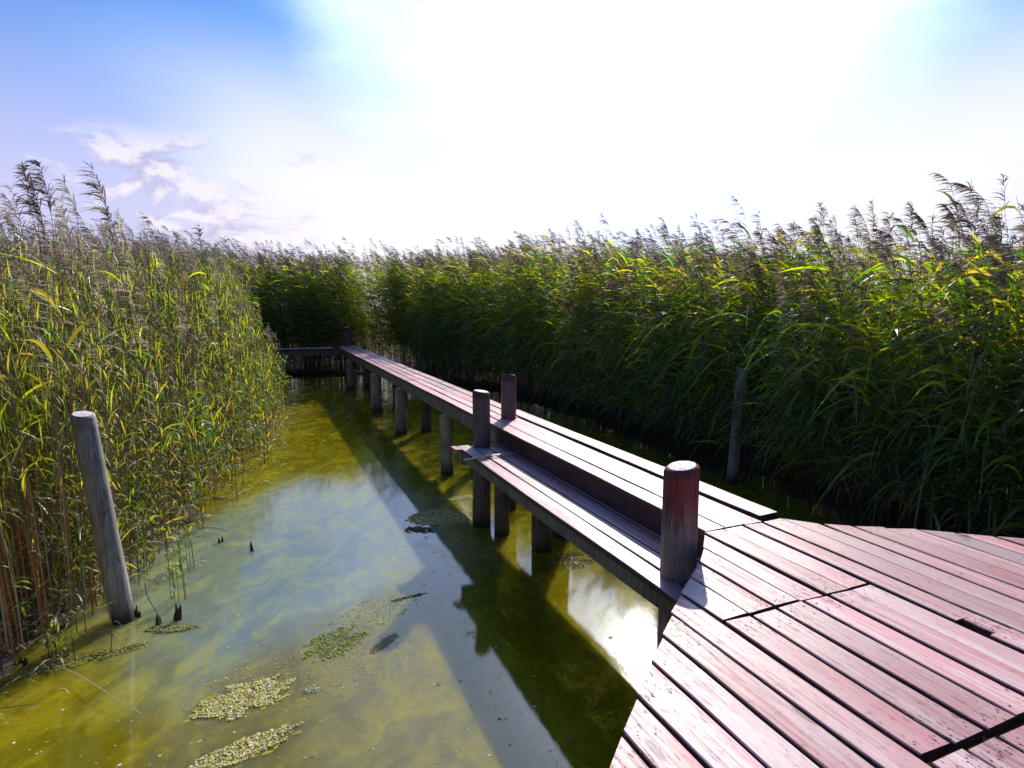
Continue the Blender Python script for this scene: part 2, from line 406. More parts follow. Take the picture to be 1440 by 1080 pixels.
# branch at the far end
mb=MB()
for i,(p0,p1) in enumerate([(24.95,25.25),(25.265,25.56),(25.575,25.74)]):
    V0=len(mb.parts)
    # boards run across: build along then swap
    t_=MB(); plank(t_,p0,p1,.22,.22,3.07-.19,3.07-.19,ZU-.001)
    for v,f,cc,mi in t_.parts:
        mb.parts.append((np.stack([2.88*S-(v[:,1]),v[:,0],v[:,2]],1)+np.array([.0,0,0]),f+mb.n,cc,mi))
    mb.n+=t_.n
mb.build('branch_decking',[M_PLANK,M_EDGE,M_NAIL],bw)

def beam(name,c0,c1,a0,a1,z0,z1,mat=None,seg=.6):
    mb=MB(); L=a1-a0; n=max(1,int(L/seg)); V=[]
    for i in range(n+1):
        a=(a0+L*i/n)*S; j=random.uniform(-.003,.003); k=random.uniform(-.004,.004)
        V+=[(c0*S+j,a,z0+k),(c1*S+j,a,z0+k),(c1*S+j,a,z1),(c0*S+j,a,z1)]
    F=[(i*4+j,(i+1)*4+j,(i+1)*4+(j+1)%4,i*4+(j+1)%4) for i in range(n) for j in range(4)]
    mb.add(V,F); mb.add(V[:4],[(0,1,2,3)]); mb.add(V[-4:],[(3,2,1,0)])
    return mb.build(name,mat or M_BEAM,bw)
T=.042
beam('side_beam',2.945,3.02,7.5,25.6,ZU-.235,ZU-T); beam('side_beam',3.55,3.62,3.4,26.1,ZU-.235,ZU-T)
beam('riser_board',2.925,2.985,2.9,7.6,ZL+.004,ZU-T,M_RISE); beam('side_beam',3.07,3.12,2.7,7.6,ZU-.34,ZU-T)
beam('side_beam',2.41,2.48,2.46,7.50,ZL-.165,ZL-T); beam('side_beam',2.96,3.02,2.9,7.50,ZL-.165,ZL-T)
beam('gap_light_stop',3.235,3.30,3.4,9.0,ZU-.15,ZU-T-.002); beam('gap_light_stop',3.42,3.49,3.4,9.0,ZU-.15,ZU-T-.002); beam('gap_light_stop',2.70,2.75,2.9,7.5,ZL-.13,ZL-T-.002)  # unseen strips added under the board gaps to block sun streaks
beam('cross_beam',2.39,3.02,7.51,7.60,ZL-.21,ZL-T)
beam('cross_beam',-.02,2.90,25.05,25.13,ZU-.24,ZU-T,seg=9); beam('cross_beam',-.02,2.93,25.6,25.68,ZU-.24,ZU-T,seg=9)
beam('cross_beam',2.93,3.63,26.12,26.2,ZU-.2,ZU-T)
for a in (2.15,1.15,.05,-1.2,-2.4):
    xs=[c_ for c_ in np.arange(-1.2,6.4,.05) if (span(c_) and span(c_)[0]+.1<a<span(c_)[1]-.1)]
    if xs: beam('cross_beam',xs[0],xs[-1],a-.04,a+.04,ZU-.19,ZU-T-.002,seg=9)
def pile(name,a,c,r,ztop,mat,z0=-.4,cut=.0,lean=(0,0),parent=bw,nseg=14,red0=None,world=None,**k):
    """a round trunk with an irregular section, chamfered and slightly sloping top"""
    if world is None: bx,by=c*S,a*S
    else: bx,by=0,0
    mb=MB(); n=22; r=r*S; H=ztop-z0; V=[];C=[]; ph=random.random()*50
    tl=random.uniform(-.012,.012)
    rings=[(z0+H*i/nseg,1.0) for i in range(nseg)]
    ch=r*.22
    rings=[q for q in rings if q[0]<ztop-ch*1.6]+[(ztop-ch*1.15,1.0),(ztop-ch*.6,.965),(ztop-.002,.80),(ztop,.77)]
    for zi,(z,s_) in enumerate(rings):
        f=(z-z0)/H
        for j in range(n):
            an=j*2*math.pi/n
            q=1+.06*mnoise.noise(Vector((math.cos(an)*1.1+ph,math.sin(an)*1.1,z*.9)))+.022*mnoise.noise(Vector((math.cos(an)*4+ph,math.sin(an)*4,z*2)))
            q*=1.05-.07*f
            rr=r*s_*q
            zz=z+(tl*math.cos(an+ph)*1.4 if zi>=len(rings)-4 else 0)
            V.append((bx+math.cos(an)*rr+lean[0]*f,by+math.sin(an)*rr+lean[1]*f,zz))
            redf=0 if red0 is None else min(1,max(0,(z-red0)/max(.05,(ztop-red0))*1.0))
            C.append((redf,1. if (zi==len(rings)-3 or zi==len(rings)-4) and red0 is not None else 0.,0))
    F=[(i*n+j,i*n+(j+1)%n,(i+1)*n+(j+1)%n,(i+1)*n+j) for i in range(len(rings)-1) for j in range(n)]
    mb.add(V,F,C)
    top=V[-n:]; cen=np.mean(top,axis=0)
    mb.add(list(top)+[tuple(cen+np.array([0,0,.002]))],[(j,(j+1)%n,n) for j in range(n)],[(0,0,1)]*(n+1))
    o=mb.build(name,mat,parent,smooth=False,**k)
    for p in o.data.polygons:
        if len(p.vertices)==4: p.use_smooth=True
    return o
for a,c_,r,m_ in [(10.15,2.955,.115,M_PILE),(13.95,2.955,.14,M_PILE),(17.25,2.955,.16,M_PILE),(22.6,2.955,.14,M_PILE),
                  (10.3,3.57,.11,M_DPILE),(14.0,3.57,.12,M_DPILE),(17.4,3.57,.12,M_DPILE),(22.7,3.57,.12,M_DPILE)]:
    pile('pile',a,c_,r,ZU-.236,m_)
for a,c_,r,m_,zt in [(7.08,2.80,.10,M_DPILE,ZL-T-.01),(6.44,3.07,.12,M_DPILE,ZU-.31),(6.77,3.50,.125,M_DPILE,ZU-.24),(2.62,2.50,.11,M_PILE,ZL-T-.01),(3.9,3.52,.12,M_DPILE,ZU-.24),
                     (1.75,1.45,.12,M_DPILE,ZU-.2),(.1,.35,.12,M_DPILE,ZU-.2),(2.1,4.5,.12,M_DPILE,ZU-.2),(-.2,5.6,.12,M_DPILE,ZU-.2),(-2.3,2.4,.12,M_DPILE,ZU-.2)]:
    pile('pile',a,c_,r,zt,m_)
pile('pile',25.08,.62,.15,ZU-.24,M_PILE); 
pile('post',7.50,2.67,.120,ZU+.50*S,M_GPOST,red0=ZU+.36*S)['label']='grey weathered post at the far corner of the lower step'
pile('post',8.0,3.27,.112,ZU+.64*S,M_GPOST,red0=ZU+.5*S)['label']='slim dark post standing through the middle of the walkway'
pile('post',3.24,2.60,.123,ZU+.535*S,M_POST,red0=ZU-.15,nseg=20)['label']='thick red-painted post with a pale cut top at the platform edge'
pile('post',25.9,3.30,.125,ZU+.80*S,M_GPOST,red0=ZU+.5*S)['label']='small dark post at the far end of the walkway'

# thin lath lying across the lower step
lw=W(6.85,2.66)
lath=empty('wooden_lath',(lw[0],lw[1],ZL+.004),YAW+R(6),label='thin loose wooden lath lying across the far end of the lower step',cat='lath')
mb=MB(); V=[];N_=12
for i in range(N_+1):
    t=i/N_; x=(-.47+.94*t)*S; tw=.5*math.sin(t*2.2); hh=.006+.010*math.sin(t*3.1)+.004
    for (dx,dz) in ((-.016,-.004),(.016,-.004),(.016,.004),(-.016,.004)):
        V.append((x, dx*math.cos(tw)-dz*math.sin(tw)+.015*math.sin(t*5), hh+dx*math.sin(tw)*.6+dz*math.cos(tw)))
F=[(i*4+j,(i+1)*4+j,(i+1)*4+(j+1)%4,i*4+(j+1)%4) for i in range(N_) for j in range(4)]
mb.add(V,F,(.5,.4,.33)); mb.add(V[:4],[(0,1,2,3)],(.5,.4,.33)); mb.add(V[-4:],[(3,2,1,0)],(.5,.4,.33))
mb.build('lath_strip',M_STEM,lath)

# free-standing posts
def lone_post(loc,r,h,lean,mat,label):
    e=empty('mooring_post',(loc[0]*S,loc[1]*S,0),0,label=label,cat='post')
    o=pile('post_shaft',0,0,r,h,mat,z0=-.5,lean=(lean[0]*1.25,lean[1]*1.25),parent=e,world=1,nseg=16)
    return e
lone_post((-3.66,5.42),.100,2.0*S,(-.19,.0),M_PILE,'grey leaning post standing in shallow water at the left bank')
lone_post((3.72,9.95),.095,1.95*S,(.09,.02),M_PILE,'grey leaning post half hidden in the shaded reeds behind the platform')

# ------------------------------------------------------------------ reeds
WIND=np.array([-1.,-.12])
GREENS=np.array([(.075,.15,.010),(.14,.20,.008),(.06,.12,.012),(.21,.23,.008),(.035,.095,.030),(.22,.20,.012)])
GREENS=GREENS*1.5
GREENL=np.array([(.19,.28,.016),(.24,.31,.018),(.13,.23,.02),(.27,.31,.025),(.30,.31,.05),(.10,.18,.02)])
def nrm(v): return v/np.maximum(np.linalg.norm(v,axis=-1,keepdims=True),1e-9)
def grow(bases,h,z0,n_leaf=12,leaf_t=(.3,.97),leaf_len=(.28,.5),leaf_w=.021,plume=1.,strands=22,lean=.3,stem_r=.0042,
         stem_col=None,dry=.1,windy=.65,seg=7,lseg=4,parts=None,droop=1.,rs=RS,stemseg=7,erect=0.,green=None,bend=None,plume_col=None,fl_r=(.15,1.)):
    """reeds: bases (R,2), heights (R,), returns MBs for stem / leaves / plume (one MB if parts is None)"""
    Rn=len(bases)
    if parts is None: mb=MB(); mS=mL=mP=mb; iS,iL,iP=0,1,2
    else: mS,mL,mP=MB(),MB(),MB(); iS=iL=iP=0
    z0=np.broadcast_to(z0,(Rn,))
    lv=np.stack([WIND[0]*lean*(.5+rs.rand(Rn))+rs.normal(0,.10,Rn),WIND[1]*lean+rs.normal(0,.12,Rn)],1)*(h/3.5)[:,None]
    cl_=np.array([(mnoise.noise(Vector((x*1.3,y*1.3,21))),mnoise.noise(Vector((x*1.3,y*1.3,41)))) for x,y in bases])
    lv=lv+cl_*.55*(h/3.5)[:,None]*(1 if Rn>1 else 0)
    if bend is not None: lv=lv+bend
    def stem(ii,t):
        b=bases[ii]; hh=h[ii]; l=lv[ii]
        return np.stack([b[:,0]+l[:,0]*t**2.0,b[:,1]+l[:,1]*t**2.0,z0[ii]+hh*t*(1-.03*np.abs(lean)*t)],1)
    I=np.arange(Rn); ts=np.linspace(0,1,stemseg)
    P=np.stack([stem(I,np.full(Rn,t)) for t in ts],1)
    sr=stem_r*(.75+.5*rs.rand(Rn))[:,None]*(1.15-.75*ts)[None,:]
    isdry=rs.rand(Rn)<dry
    lowc=np.array([(.30,.21,.10),(.34,.17,.07),(.24,.19,.11)])[rs.randint(0,3,Rn)] if stem_col is None else np.tile(np.array(stem_col),(Rn,1))*(.7+.6*rs.rand(Rn,1))
    hic=np.where(isdry[:,None],np.array([.38,.30,.17]),np.array([.12,.16,.04]))
    mixt=np.clip((ts-.25)/.4,0,1)[None,:,None]
    C=lowc[:,None,:]*(1-mixt)+hic[:,None,:]*mixt
    mS.tubes(P,sr,C.reshape(-1,3),iS)
    # leaves
    if n_leaf:
        M=Rn*n_leaf; ii=np.repeat(I,n_leaf)
        k=np.tile(np.arange(n_leaf),Rn)
        t=leaf_t[0]+(leaf_t[1]-leaf_t[0])*((k+rs.rand(M)*.8)/n_leaf)
        p0=stem(ii,t)
        az=rs.rand(M)*2*np.pi
        d=nrm(np.stack([np.cos(az),np.sin(az)],1)*(1-windy)+WIND[None,:]*windy*(.6+.8*rs.rand(M,1)))
        el=np.radians(rs.uniform(25,70,M)+erect); L=rs.uniform(*leaf_len,M)*(h[ii]/3.4)**.5
        L=L*np.where(t>.9,.75,1.)
        dr=rs.uniform(.35,1.5,M)*droop
        s=np.linspace(0,1,lseg+1)[None,:,None]
        hor=np.cos(el)[:,None,None]*s*(1+.25*s)
        ver=np.sin(el)[:,None,None]*s-dr[:,None,None]*.62*s**2
        dd=np.concatenate([d,np.zeros((M,1))],1)[:,None,:]
        sidev=np.stack([-d[:,1],d[:,0],np.zeros(M)],1)
        wob=rs.normal(0,.10,(M,1,1))*s**2*sidev[:,None,:]
        Pl=p0[:,None,:]+L[:,None,None]*(dd*hor+np.array([0,0,1.])*ver+wob)
        tw=rs.normal(0,.7,M)[:,None]+rs.normal(0,.5,(M,1))*s[...,0]
        tang=nrm(np.gradient(Pl,axis=1)); side=np.broadcast_to(sidev[:,None,:],Pl.shape)
        up=np.cross(tang,side); side=side*np.cos(tw)[...,None]+up*np.sin(tw)[...,None]
        prof=np.interp(s[0,:,0],[0,.18,.45,.75,1],[.35,1,.92,.5,.03])
        w=leaf_w*(.6+.6*rs.rand(M))[:,None]*prof[None,:]
        G_=GREENS if green is None else green
        cc=G_[rs.randint(0,len(G_),M)]*(.65+.7*rs.rand(M,1))
        cc=cc*(.55+.85*t[:,None]**2)  # colour brightens up the stem, imitating the backlit canopy
        q=rs.rand(M)
        cc=np.where((q<.05)[:,None],np.array([.34,.27,.05]),cc)
        cc=np.where(((q>.92)|(isdry[ii]&(q>.45)))[:,None],np.array([.34,.27,.16]),cc)
        cc=np.where((t<.33)[:,None]&(q<.6)[:,None],np.array([.26,.2,.11]),cc)
        mL.ribbons(Pl,side,w,cc,iL)
    # plumes
    ip=I[rs.rand(Rn)<plume]
    if len(ip) and strands:
        Q=len(ip); top=stem(ip,np.ones(Q)); L=rs.uniform(.28,.54,Q)
        wind=nrm(np.stack([WIND[0]*rs.uniform(.5,1.2,Q),WIND[1]+rs.normal(0,.3,Q)],1)); fl=rs.uniform(fl_r[0],fl_r[1],Q)
        w3=np.concatenate([wind,np.zeros((Q,1))],1)
        def rach(j,s_): 
            return top[j]+L[j][:,None]*(np.array([0,0,1.])*(s_*(1-.42*fl[j]*s_))[:,None]+w3[j]*(fl[j]*.75*s_**1.6)[:,None])
        J=np.arange(Q); ss=np.linspace(0,1,5)
        Pr=np.stack([rach(J,np.full(Q,x)) for x in ss],1)
        base=(plume_col if plume_col is not None else np.array([(.22,.15,.13),(.28,.20,.16),(.17,.12,.13),(.36,.28,.21)]))[rs.randint(0,4,Q)]
        mP.tubes(Pr,np.tile(.0028*(1.1-ss)[None,:],(Q,1)),base*.8,iP)
        M=Q*strands; jj=np.repeat(J,strands); s_=rs.rand(M)**.8*.97
        p0=rach(jj,s_); az=rs.rand(M)*2*np.pi
        side0=np.stack([np.cos(az),np.sin(az),np.zeros(M)],1)
        f=fl[jj][:,None]
        d=nrm(w3[jj]*(.25+.85*f)+side0*(.30+.28*(1-f))+np.array([0,0,1.])*(.75-.55*f)*rs.uniform(.5,1.2,(M,1)))
        sl=L[jj]*rs.uniform(.28,.55,M)*(1-.55*s_)
        u=np.linspace(0,1,4)[None,:,None]
        sl=sl*1.15
        Ps=p0[:,None,:]+sl[:,None,None]*(d[:,None,:]*u+np.array([0,0,-1.])*.42*u**2)
        sv=nrm(np.cross(d,rs.normal(0,1,(M,3))))
        prof=np.array([.5,1,.85,.15])
        w=(.0105*rs.uniform(.6,1.3,M))[:,None]*prof[None,:]
        mP.ribbons(Ps,np.broadcast_to(sv[:,None,:],Ps.shape),w,base[jj]*(.7+.6*rs.rand(M,1)),iP)
    return mb if parts is None else (mS,mL,mP)
ZG=lambda sdv: np.where(sdv>.3,.03,-.15)
# cumulative shoreline for sampling
def sample_shore(i0,i1,n,depth,rs=RS,back=0.,power=1.):
    seg=[(SHORE[i],SHORE[i+1]) for i in range(i0,i1)]
    ln=np.array([math.dist(*s_) for s_ in seg]); pr=ln/ln.sum()
    k=rs.choice(len(seg),n,p=pr); t=rs.rand(n)
    A=np.array([s_[0] for s_ in seg])[k]; B=np.array([s_[1] for s_ in seg])[k]
    e=B-A; nn=np.stack([e[:,1],-e[:,0]],1); nn/=np.linalg.norm(nn,axis=1)[:,None]
    # outline runs left bank -> far end -> right bank, so outside is to the left of travel
    nn=-nn*-1
    d=rs.rand(n)**power*depth+back
    p=A+e*t[:,None]+nn*d[:,None]+rs.normal(0,.22,(n,2))
    return p,d
def world_pts(p): return p[:,0:1]*DV[None,:]*S+p[:,1:2]*NV[None,:]*S
def keep(p):
    a,c_=p[:,0],p[:,1]
    k=~((a>2.8)&(a<26.5)&(c_>2.1)&(c_<4.15))
    k&=~((a>24.6)&(a<26.1)&(c_>.15)&(c_<4.0))
    k&=~((a>6.4)&(a<8.0)&(c_>5.5)&(c_<7.5)&(np.abs(c_-7.26-(a-7.7)*.55)<.30))
    # nothing inside or near the platform
    k&=~((a>-4.5)&(a<3.4)&(c_>-1.9)&(c_<6.9))
    return k
# check the outward side of the outline once
_p,_=sample_shore(4,8,50,3.); _out=(pond_sd(world_pts(_p))>0).mean()>.5
SGN=1. if _out else -1.
def bed(i0,i1,n,depth,back=0.,power=1.,rs=RS):
    seg_p,d=sample_shore(i0,i1,n,depth,rs,back,power)
    if SGN<0:
        # mirror the offset about the shoreline
        seg=[(SHORE[i],SHORE[i+1]) for i in range(i0,i1)]
        ln=np.array([math.dist(*s_) for s_ in seg]); pr=ln/ln.sum()
        k=rs.choice(len(seg),n,p=pr); t=rs.rand(n)
        A=np.array([s_[0] for s_ in seg])[k]; B=np.array([s_[1] for s_ in seg])[k]
        e=B-A; nn=np.stack([-e[:,1],e[:,0]],1); nn/=np.linalg.norm(nn,axis=1)[:,None]
        seg_p=A+e*t[:,None]+nn*d[:,None]+rs.normal(0,.22,(n,2))
    kp=keep(seg_p); w=world_pts(seg_p); sdv=pond_sd(w)
    kp&=sdv>-.25
    return w[kp],sdv[kp]
def hvar(w): # slow variation of canopy height over the place
    return np.array([mnoise.noise(Vector((x*.45,y*.45,3.)))*.35+mnoise.noise(Vector((x*1.6,y*1.6,9.)))*.18 for x,y in w])
H0=3.45
NL=len(SHORE)
iL1,iF1=12,16
# left bank: tall mixed reeds with many dry stems; height builds up from the water's edge
BEIGE=np.array([(.52,.42,.30),(.42,.32,.24),(.58,.50,.36),(.34,.25,.21)])
w,sdv=bed(1,6,1000,3.2,power=.9)
h=(2.95+hvar(w)*.8+RS.normal(0,.2,len(w)))*np.clip(.82+sdv*.4,.72,1.0)
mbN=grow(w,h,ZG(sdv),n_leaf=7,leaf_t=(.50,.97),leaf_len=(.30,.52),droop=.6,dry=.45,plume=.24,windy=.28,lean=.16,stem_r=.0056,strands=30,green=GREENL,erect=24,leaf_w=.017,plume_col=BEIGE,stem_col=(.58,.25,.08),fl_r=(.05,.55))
w5,sdv5=bed(1,9,600,3.0)
h5=RS.uniform(2.8,3.55,len(w5))*np.clip(.7+sdv5*.5,.6,1)
mb5=grow(w5,h5,.0,n_leaf=2,leaf_t=(.5,.9),leaf_len=(.2,.35),dry=1.,plume=.45,windy=.3,lean=.08,stem_r=.0068,strands=30,plume_col=BEIGE*1.25,stem_col=(.60,.47,.30),fl_r=(.02,.35))
w,sdv=bed(5,iL1+1,2400,3.6,power=.9)
h=(3.05+hvar(w)*.8+RS.normal(0,.22,len(w))+np.clip((w[:,1]-5)*.06,-.1,1.3))*np.clip(.50+sdv*.62,.42,1.0)
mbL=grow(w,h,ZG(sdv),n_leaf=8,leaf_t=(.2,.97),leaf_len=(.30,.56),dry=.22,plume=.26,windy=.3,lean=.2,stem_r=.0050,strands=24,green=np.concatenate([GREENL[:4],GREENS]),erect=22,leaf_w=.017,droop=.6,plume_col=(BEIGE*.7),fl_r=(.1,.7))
for q_ in (mbN,mb5):
    for p in q_.parts: mbL.parts.append((p[0],p[1]+mbL.n,p[2],p[3]))
    mbL.n+=q_.n
w2,sdv2=bed(5,iL1+1,1250,.9,back=-.15)
h2=RS.uniform(.5,1.7,len(w2))
gb=np.array([(.09,.19,.018),(.12,.21,.02),(.07,.15,.02),(.17,.21,.02)])
mb2=grow(w2,h2,-.12,n_leaf=9,leaf_t=(.15,.95),leaf_len=(.28,.5),dry=.12,plume=.0,windy=.2,lean=.05,leaf_w=.016,green=gb,erect=10,stem_r=.0034)
for p in mb2.parts: mbL.parts.append((p[0],p[1]+mbL.n,p[2],p[3]))
mbL.n+=mb2.n
w3,sdv3=bed(1,iL1+1,1500,9,back=3.4)
h3=3.2+hvar(w3)*.8+RS.normal(0,.2,len(w3))+np.clip((w3[:,1]-5)*.06,-.1,1.3)
mb3=grow(w3,h3,.03,n_leaf=8,leaf_t=(.55,.97),dry=.2,plume=.6,strands=16,lseg=3,leaf_w=.026,lean=.25)
for p in mb3.parts: mbL.parts.append((p[0],p[1]+mbL.n,p[2],p[3]))
mbL.n+=mb3.n
mbL.build('reed_bed',[M_STEM,M_LEAF,M_PLUME],kind='stuff',label='tall sunlit reed bed with dry golden stems along the left bank',cat='reeds')
# far and right bank: windblown, lower stems coloured dark to stand in for shade
w,sdv=bed(iL1,NL-1,6800,3.6,power=.95)
h=3.0+hvar(w)*1.15+RS.normal(0,.24,len(w))+np.where(RS.rand(len(w))<.06,RS.uniform(.15,.38,len(w)),0); h*=np.clip(.82+sdv*.35,.75,1); h+=np.clip((w[:,1]-8)*.07,-.1,1.25)
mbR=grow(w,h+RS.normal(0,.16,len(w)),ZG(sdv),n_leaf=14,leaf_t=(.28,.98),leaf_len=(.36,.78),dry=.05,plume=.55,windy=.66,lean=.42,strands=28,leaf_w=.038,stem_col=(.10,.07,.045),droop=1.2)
w3,sdv3=bed(iL1,NL-1,3600,8,back=3.2)
_q=np.stack([RS.uniform(26.4,33,1700),RS.uniform(-6,11,1700)],1); _q=_q[keep(_q)]; _w=world_pts(_q)
w3=np.concatenate([w3,_w]); sdv3=np.concatenate([sdv3,np.full(len(_w),.5)])
h3=3.0+hvar(w3)*1.0+RS.normal(0,.2,len(w3))+np.clip((w3[:,1]-8)*.075,-.1,1.4)
mb3=grow(w3,h3,.03,n_leaf=10,leaf_t=(.12,.98),dry=.05,plume=.6,strands=16,lseg=3,leaf_w=.040,lean=.4,stem_col=(.09,.06,.04))
w4,sdv4=bed(NL-11,NL-2,620,.5,back=-.1)
mb4=grow(w4,RS.uniform(1.6,2.9,len(w4)),-.1,n_leaf=9,leaf_t=(.35,.99),leaf_len=(.5,.85),dry=.04,plume=.15,windy=.5,lean=.5,leaf_w=.034,droop=2.0,lseg=6,stem_col=(.09,.06,.04),
          green=np.array([(.06,.15,.05),(.09,.19,.04),(.08,.15,.08),(.14,.21,.03)]))
for p in mb4.parts: mb3.parts.append((p[0],p[1]+mb3.n,p[2],p[3]))
mb3.n+=mb4.n
for p in mb3.parts: mbR.parts.append((p[0],p[1]+mbR.n,p[2],p[3]))
mbR.n+=mb3.n
mbR.build('reed_bed',[M_STEM,M_LEAF,M_PLUME],kind='stuff',label='dense windblown green reed bed shading the far and right banks',cat='reeds')

# reeds that stand out from the mass, one thing each; x,y in metres, height above the water
def lone_reed(x,y,h,label,seed,z0=-.1,**k):
    rs=np.random.RandomState(seed)
    e=empty('reed',(x,y,z0),0,label=label,cat='reed',group='single reeds standing out of the reed beds')
    a=dict(n_leaf=11,leaf_t=(.45,.97),leaf_len=(.4,.62),dry=0,plume=1.,windy=.8,lean=.5,strands=70,leaf_w=.026,stem_r=.005,stemseg=12,lseg=8,seg=12)
    a.update(k)
    mS,mL,mP=grow(np.zeros((1,2)),np.array([h-z0]),0.,parts=True,rs=rs,**a)
    mS.build('stem',M_STEM,e)
    if a['n_leaf']: mL.build('leaves',M_LEAF,e)
    if a['plume']: mP.build('plume',M_PLUME,e)
    return e
def px(x,y,Yd):   # where a ray through the photograph meets depth Yd (used once to read positions off)
    p=math.atan(107/845.); d0=((x-720)/845.,1.,-(y-540)/845.)
    c_,s_=math.cos(p),math.sin(p); r=(d0[0],c_+d0[2]*s_,-s_+d0[2]*c_)
    return r[0]*Yd/r[1], CAMZ+r[2]*Yd/r[1]
SK=[(1335,292,7.0,'tall reed with feathery purple plume blown left, highest beside the right edge'),
    (1372,300,7.3,'reed with drooping silver plume and long arching leaves near the right edge'),
    (1428,262,6.2,'thin straight reed with a narrow upright plume at the far right'),
    (1300,300,7.6,'reed whose plume streams left above broad leaves against the white sky'),
    (1225,318,8.0,'reed with a wide lilac plume above the right reed bed'),
    (1255,335,7.8,'shorter reed with a flat bushy plume beside the wide lilac one'),
    (1195,305,8.4,'slender reed leaning left with a small curved plume'),
    (1140,330,8.8,'reed with a loose fan-shaped plume right of the picture middle'),
    (1085,345,9.0,'upright bright green reed with pointed leaves and a small plume'),
    (930,318,9.6,'reed with a narrow dark plume rising above the centre of the bed'),
    (985,345,9.4,'bent reed with a thick purple plume just above the centre bed'),
    (905,330,9.8,'reed with a thin leaning plume left of the narrow dark one'),
    (630,330,12.,'reed rising highest above the far bank behind the walkway'),
    (70,248,5.6,'tallest dry reed on the left bank with a slim brown plume'),
    (22,270,5.2,'dry leafy reed with a ragged plume at the left edge'),
    (48,252,5.5,'bare dry reed stem with closed brown plume beside the tallest one'),
    (142,272,6.4,'thin dry reed spike standing apart above the left bank'),
    (178,305,6.8,'reed with a bushy beige plume on the left bank'),
    (295,325,9.0,'reed with a hooked dark plume above the left bank')]
for i,(x,y,Yd,lab) in enumerate(SK):
    if x>600: Yd=8.0/(.923*(x-720)/845+.384)
    X_,Z_=px(x,y,Yd*S)
    left=x<400
    ln=.15 if left else .55
    hh=Z_-.22
    lone_reed(X_+ln*1.0*(hh/3.5)*1.0,Yd*S,hh,lab,100+i,z0=.0,lean=ln,dry=1. if left and x<160 else 0,
              n_leaf=5 if left else 10, windy=.5 if left else .85, strands=60, leaf_t=(.55,.97), fl_r=(.02,.35) if left else (.4,1.))
# green shoots standing in the shallow water by the left bank
SH=[(375,650,1.25,'bright green reed clump shoot standing in open water off the left bank'),
    (245,845,.75,'young green reed shoot beside the black stubs in front of the leaning post'),
    (365,640,1.35,'tall narrow green shoot at the tip of the left bank'),
    (205,800,.85,'green shoot with arching blades right behind the leaning post'),
    (150,850,1.05,'reed shoot whose pale leaf crosses the leaning post'),
    (330,690,.7,'short green shoot at the water edge before the left reeds'),
    (385,615,1.2,'tall green shoot near the far branch of the walkway'),
    (282,745,.8,'green shoot leaning over the mud edge of the left bank'),
    (90,930,.5,'small curled reed shoot low in the bottom left water'),
    (262,800,.6,'short grassy shoot in yellow water near the stubs')]
def pxw(x,y,hz=0.):
    p=math.atan(107/845.); d0=((x-720)/845.,1.,-(y-540)/845.)
    c_,s_=math.cos(p),math.sin(p); r=(d0[0],c_+d0[2]*s_,-s_+d0[2]*c_); t=(hz-CAMZ)/r[2]
    return r[0]*t,r[1]*t
for i,(x,y,h_,lab) in enumerate(SH):
    X_,Y_=pxw(x,y)
    e=empty('reed_shoot',(X_,Y_,-.1),0,label=lab,cat='reed shoot',group='green shoots at the left water edge')
    rs=np.random.RandomState(300+i); n=rs.randint(6,11)
    bb=rs.normal(0,.05,(n,2)); hs=1.15*h_*rs.uniform(.6,1.05,n)
    mS,mL,_=grow(bb,hs,0.,parts=True,rs=rs,n_leaf=7,leaf_t=(.12,.97),leaf_len=(.25,.42),plume=0,strands=0,windy=.15,lean=.03,leaf_w=.019,
                 lseg=7,erect=14,green=gb*1.15,stem_r=.0032,stem_col=(.12,.15,.04))
    mS.build('stem',M_STEM,e); mL.build('leaves',M_LEAF,e)
# bleached, broken-over reed tops hanging in front of the dark right bed
BR=[(1240,560,6.9,'pale bleached reed top with hanging broken leaves in the dark right bed'),
    (1395,520,6.4,'drooping reed with pale folded leaves near the right edge'),
    (1105,565,7.6,'drooping dark green leaf tuft hanging right of the half hidden post')]
for i,(x,y,Yd,lab) in enumerate(BR):
    Yd=7.4/(.923*(x-720)/845+.384)
    X_,Z_=px(x,y-60,Yd*S)
    e=empty('broken_reed',(X_+.25,Yd*S,0),0,label=lab,cat='reed')
    rs=np.random.RandomState(500+i)
    pale=np.array([(.30,.34,.26),(.20,.26,.16),(.12,.18,.10)]) if i<2 else GREENS
    mS,mL,_=grow(np.zeros((2,2))+rs.normal(0,.05,(2,2)),np.array([Z_,Z_*.93]),0.,parts=True,rs=rs,n_leaf=9,leaf_t=(.74,1.),leaf_len=(.4,.6),plume=0,strands=0,
                 windy=.45,lean=.3,leaf_w=.028,lseg=8,droop=2.6,green=pale)
    mS.build('stem',M_STEM,e); mL.build('leaves',M_LEAF,e)
# dry fallen stalks
ST=[((155,918),(150,800),'thin dry stalk standing upright in front of the leaning post'),
    ((60,930),(200,1010),'fallen dry stalk lying on the bottom left water'),
    ((225,885),(205,820),'short leaning stalk beside the black stubs'),
    ((90,800),(20,690),'dry stalk leaning left out of the shaded bank')]
for i,(p0,p1,lab) in enumerate(ST):
    A=pxw(*p0)
    if i==1: B=pxw(*p1); tip=(B[0]-A[0],B[1]-A[1],.03)
    else:
        X_,Z_=px(p1[0],p1[1],A[1]); tip=(X_-A[0],0,Z_)
    e=empty('dry_stalk',(A[0],A[1],0),0,label=lab,cat='dry stalk')
    ts=np.linspace(-.05,1,9); b=np.array([0,.0,.04 if i==1 else 0.])
    Pp=np.array([[tip[0]*t+.02*math.sin(t*6),tip[1]*t,tip[2]*t]+b*math.sin(max(t,0)*3) for t in ts])[None]
    m_=MB(); m_.tubes(Pp,np.full((1,9),.0045),np.array([[.32,.24,.14]]),0,n=6); m_.build('stalk',M_STEM,e)

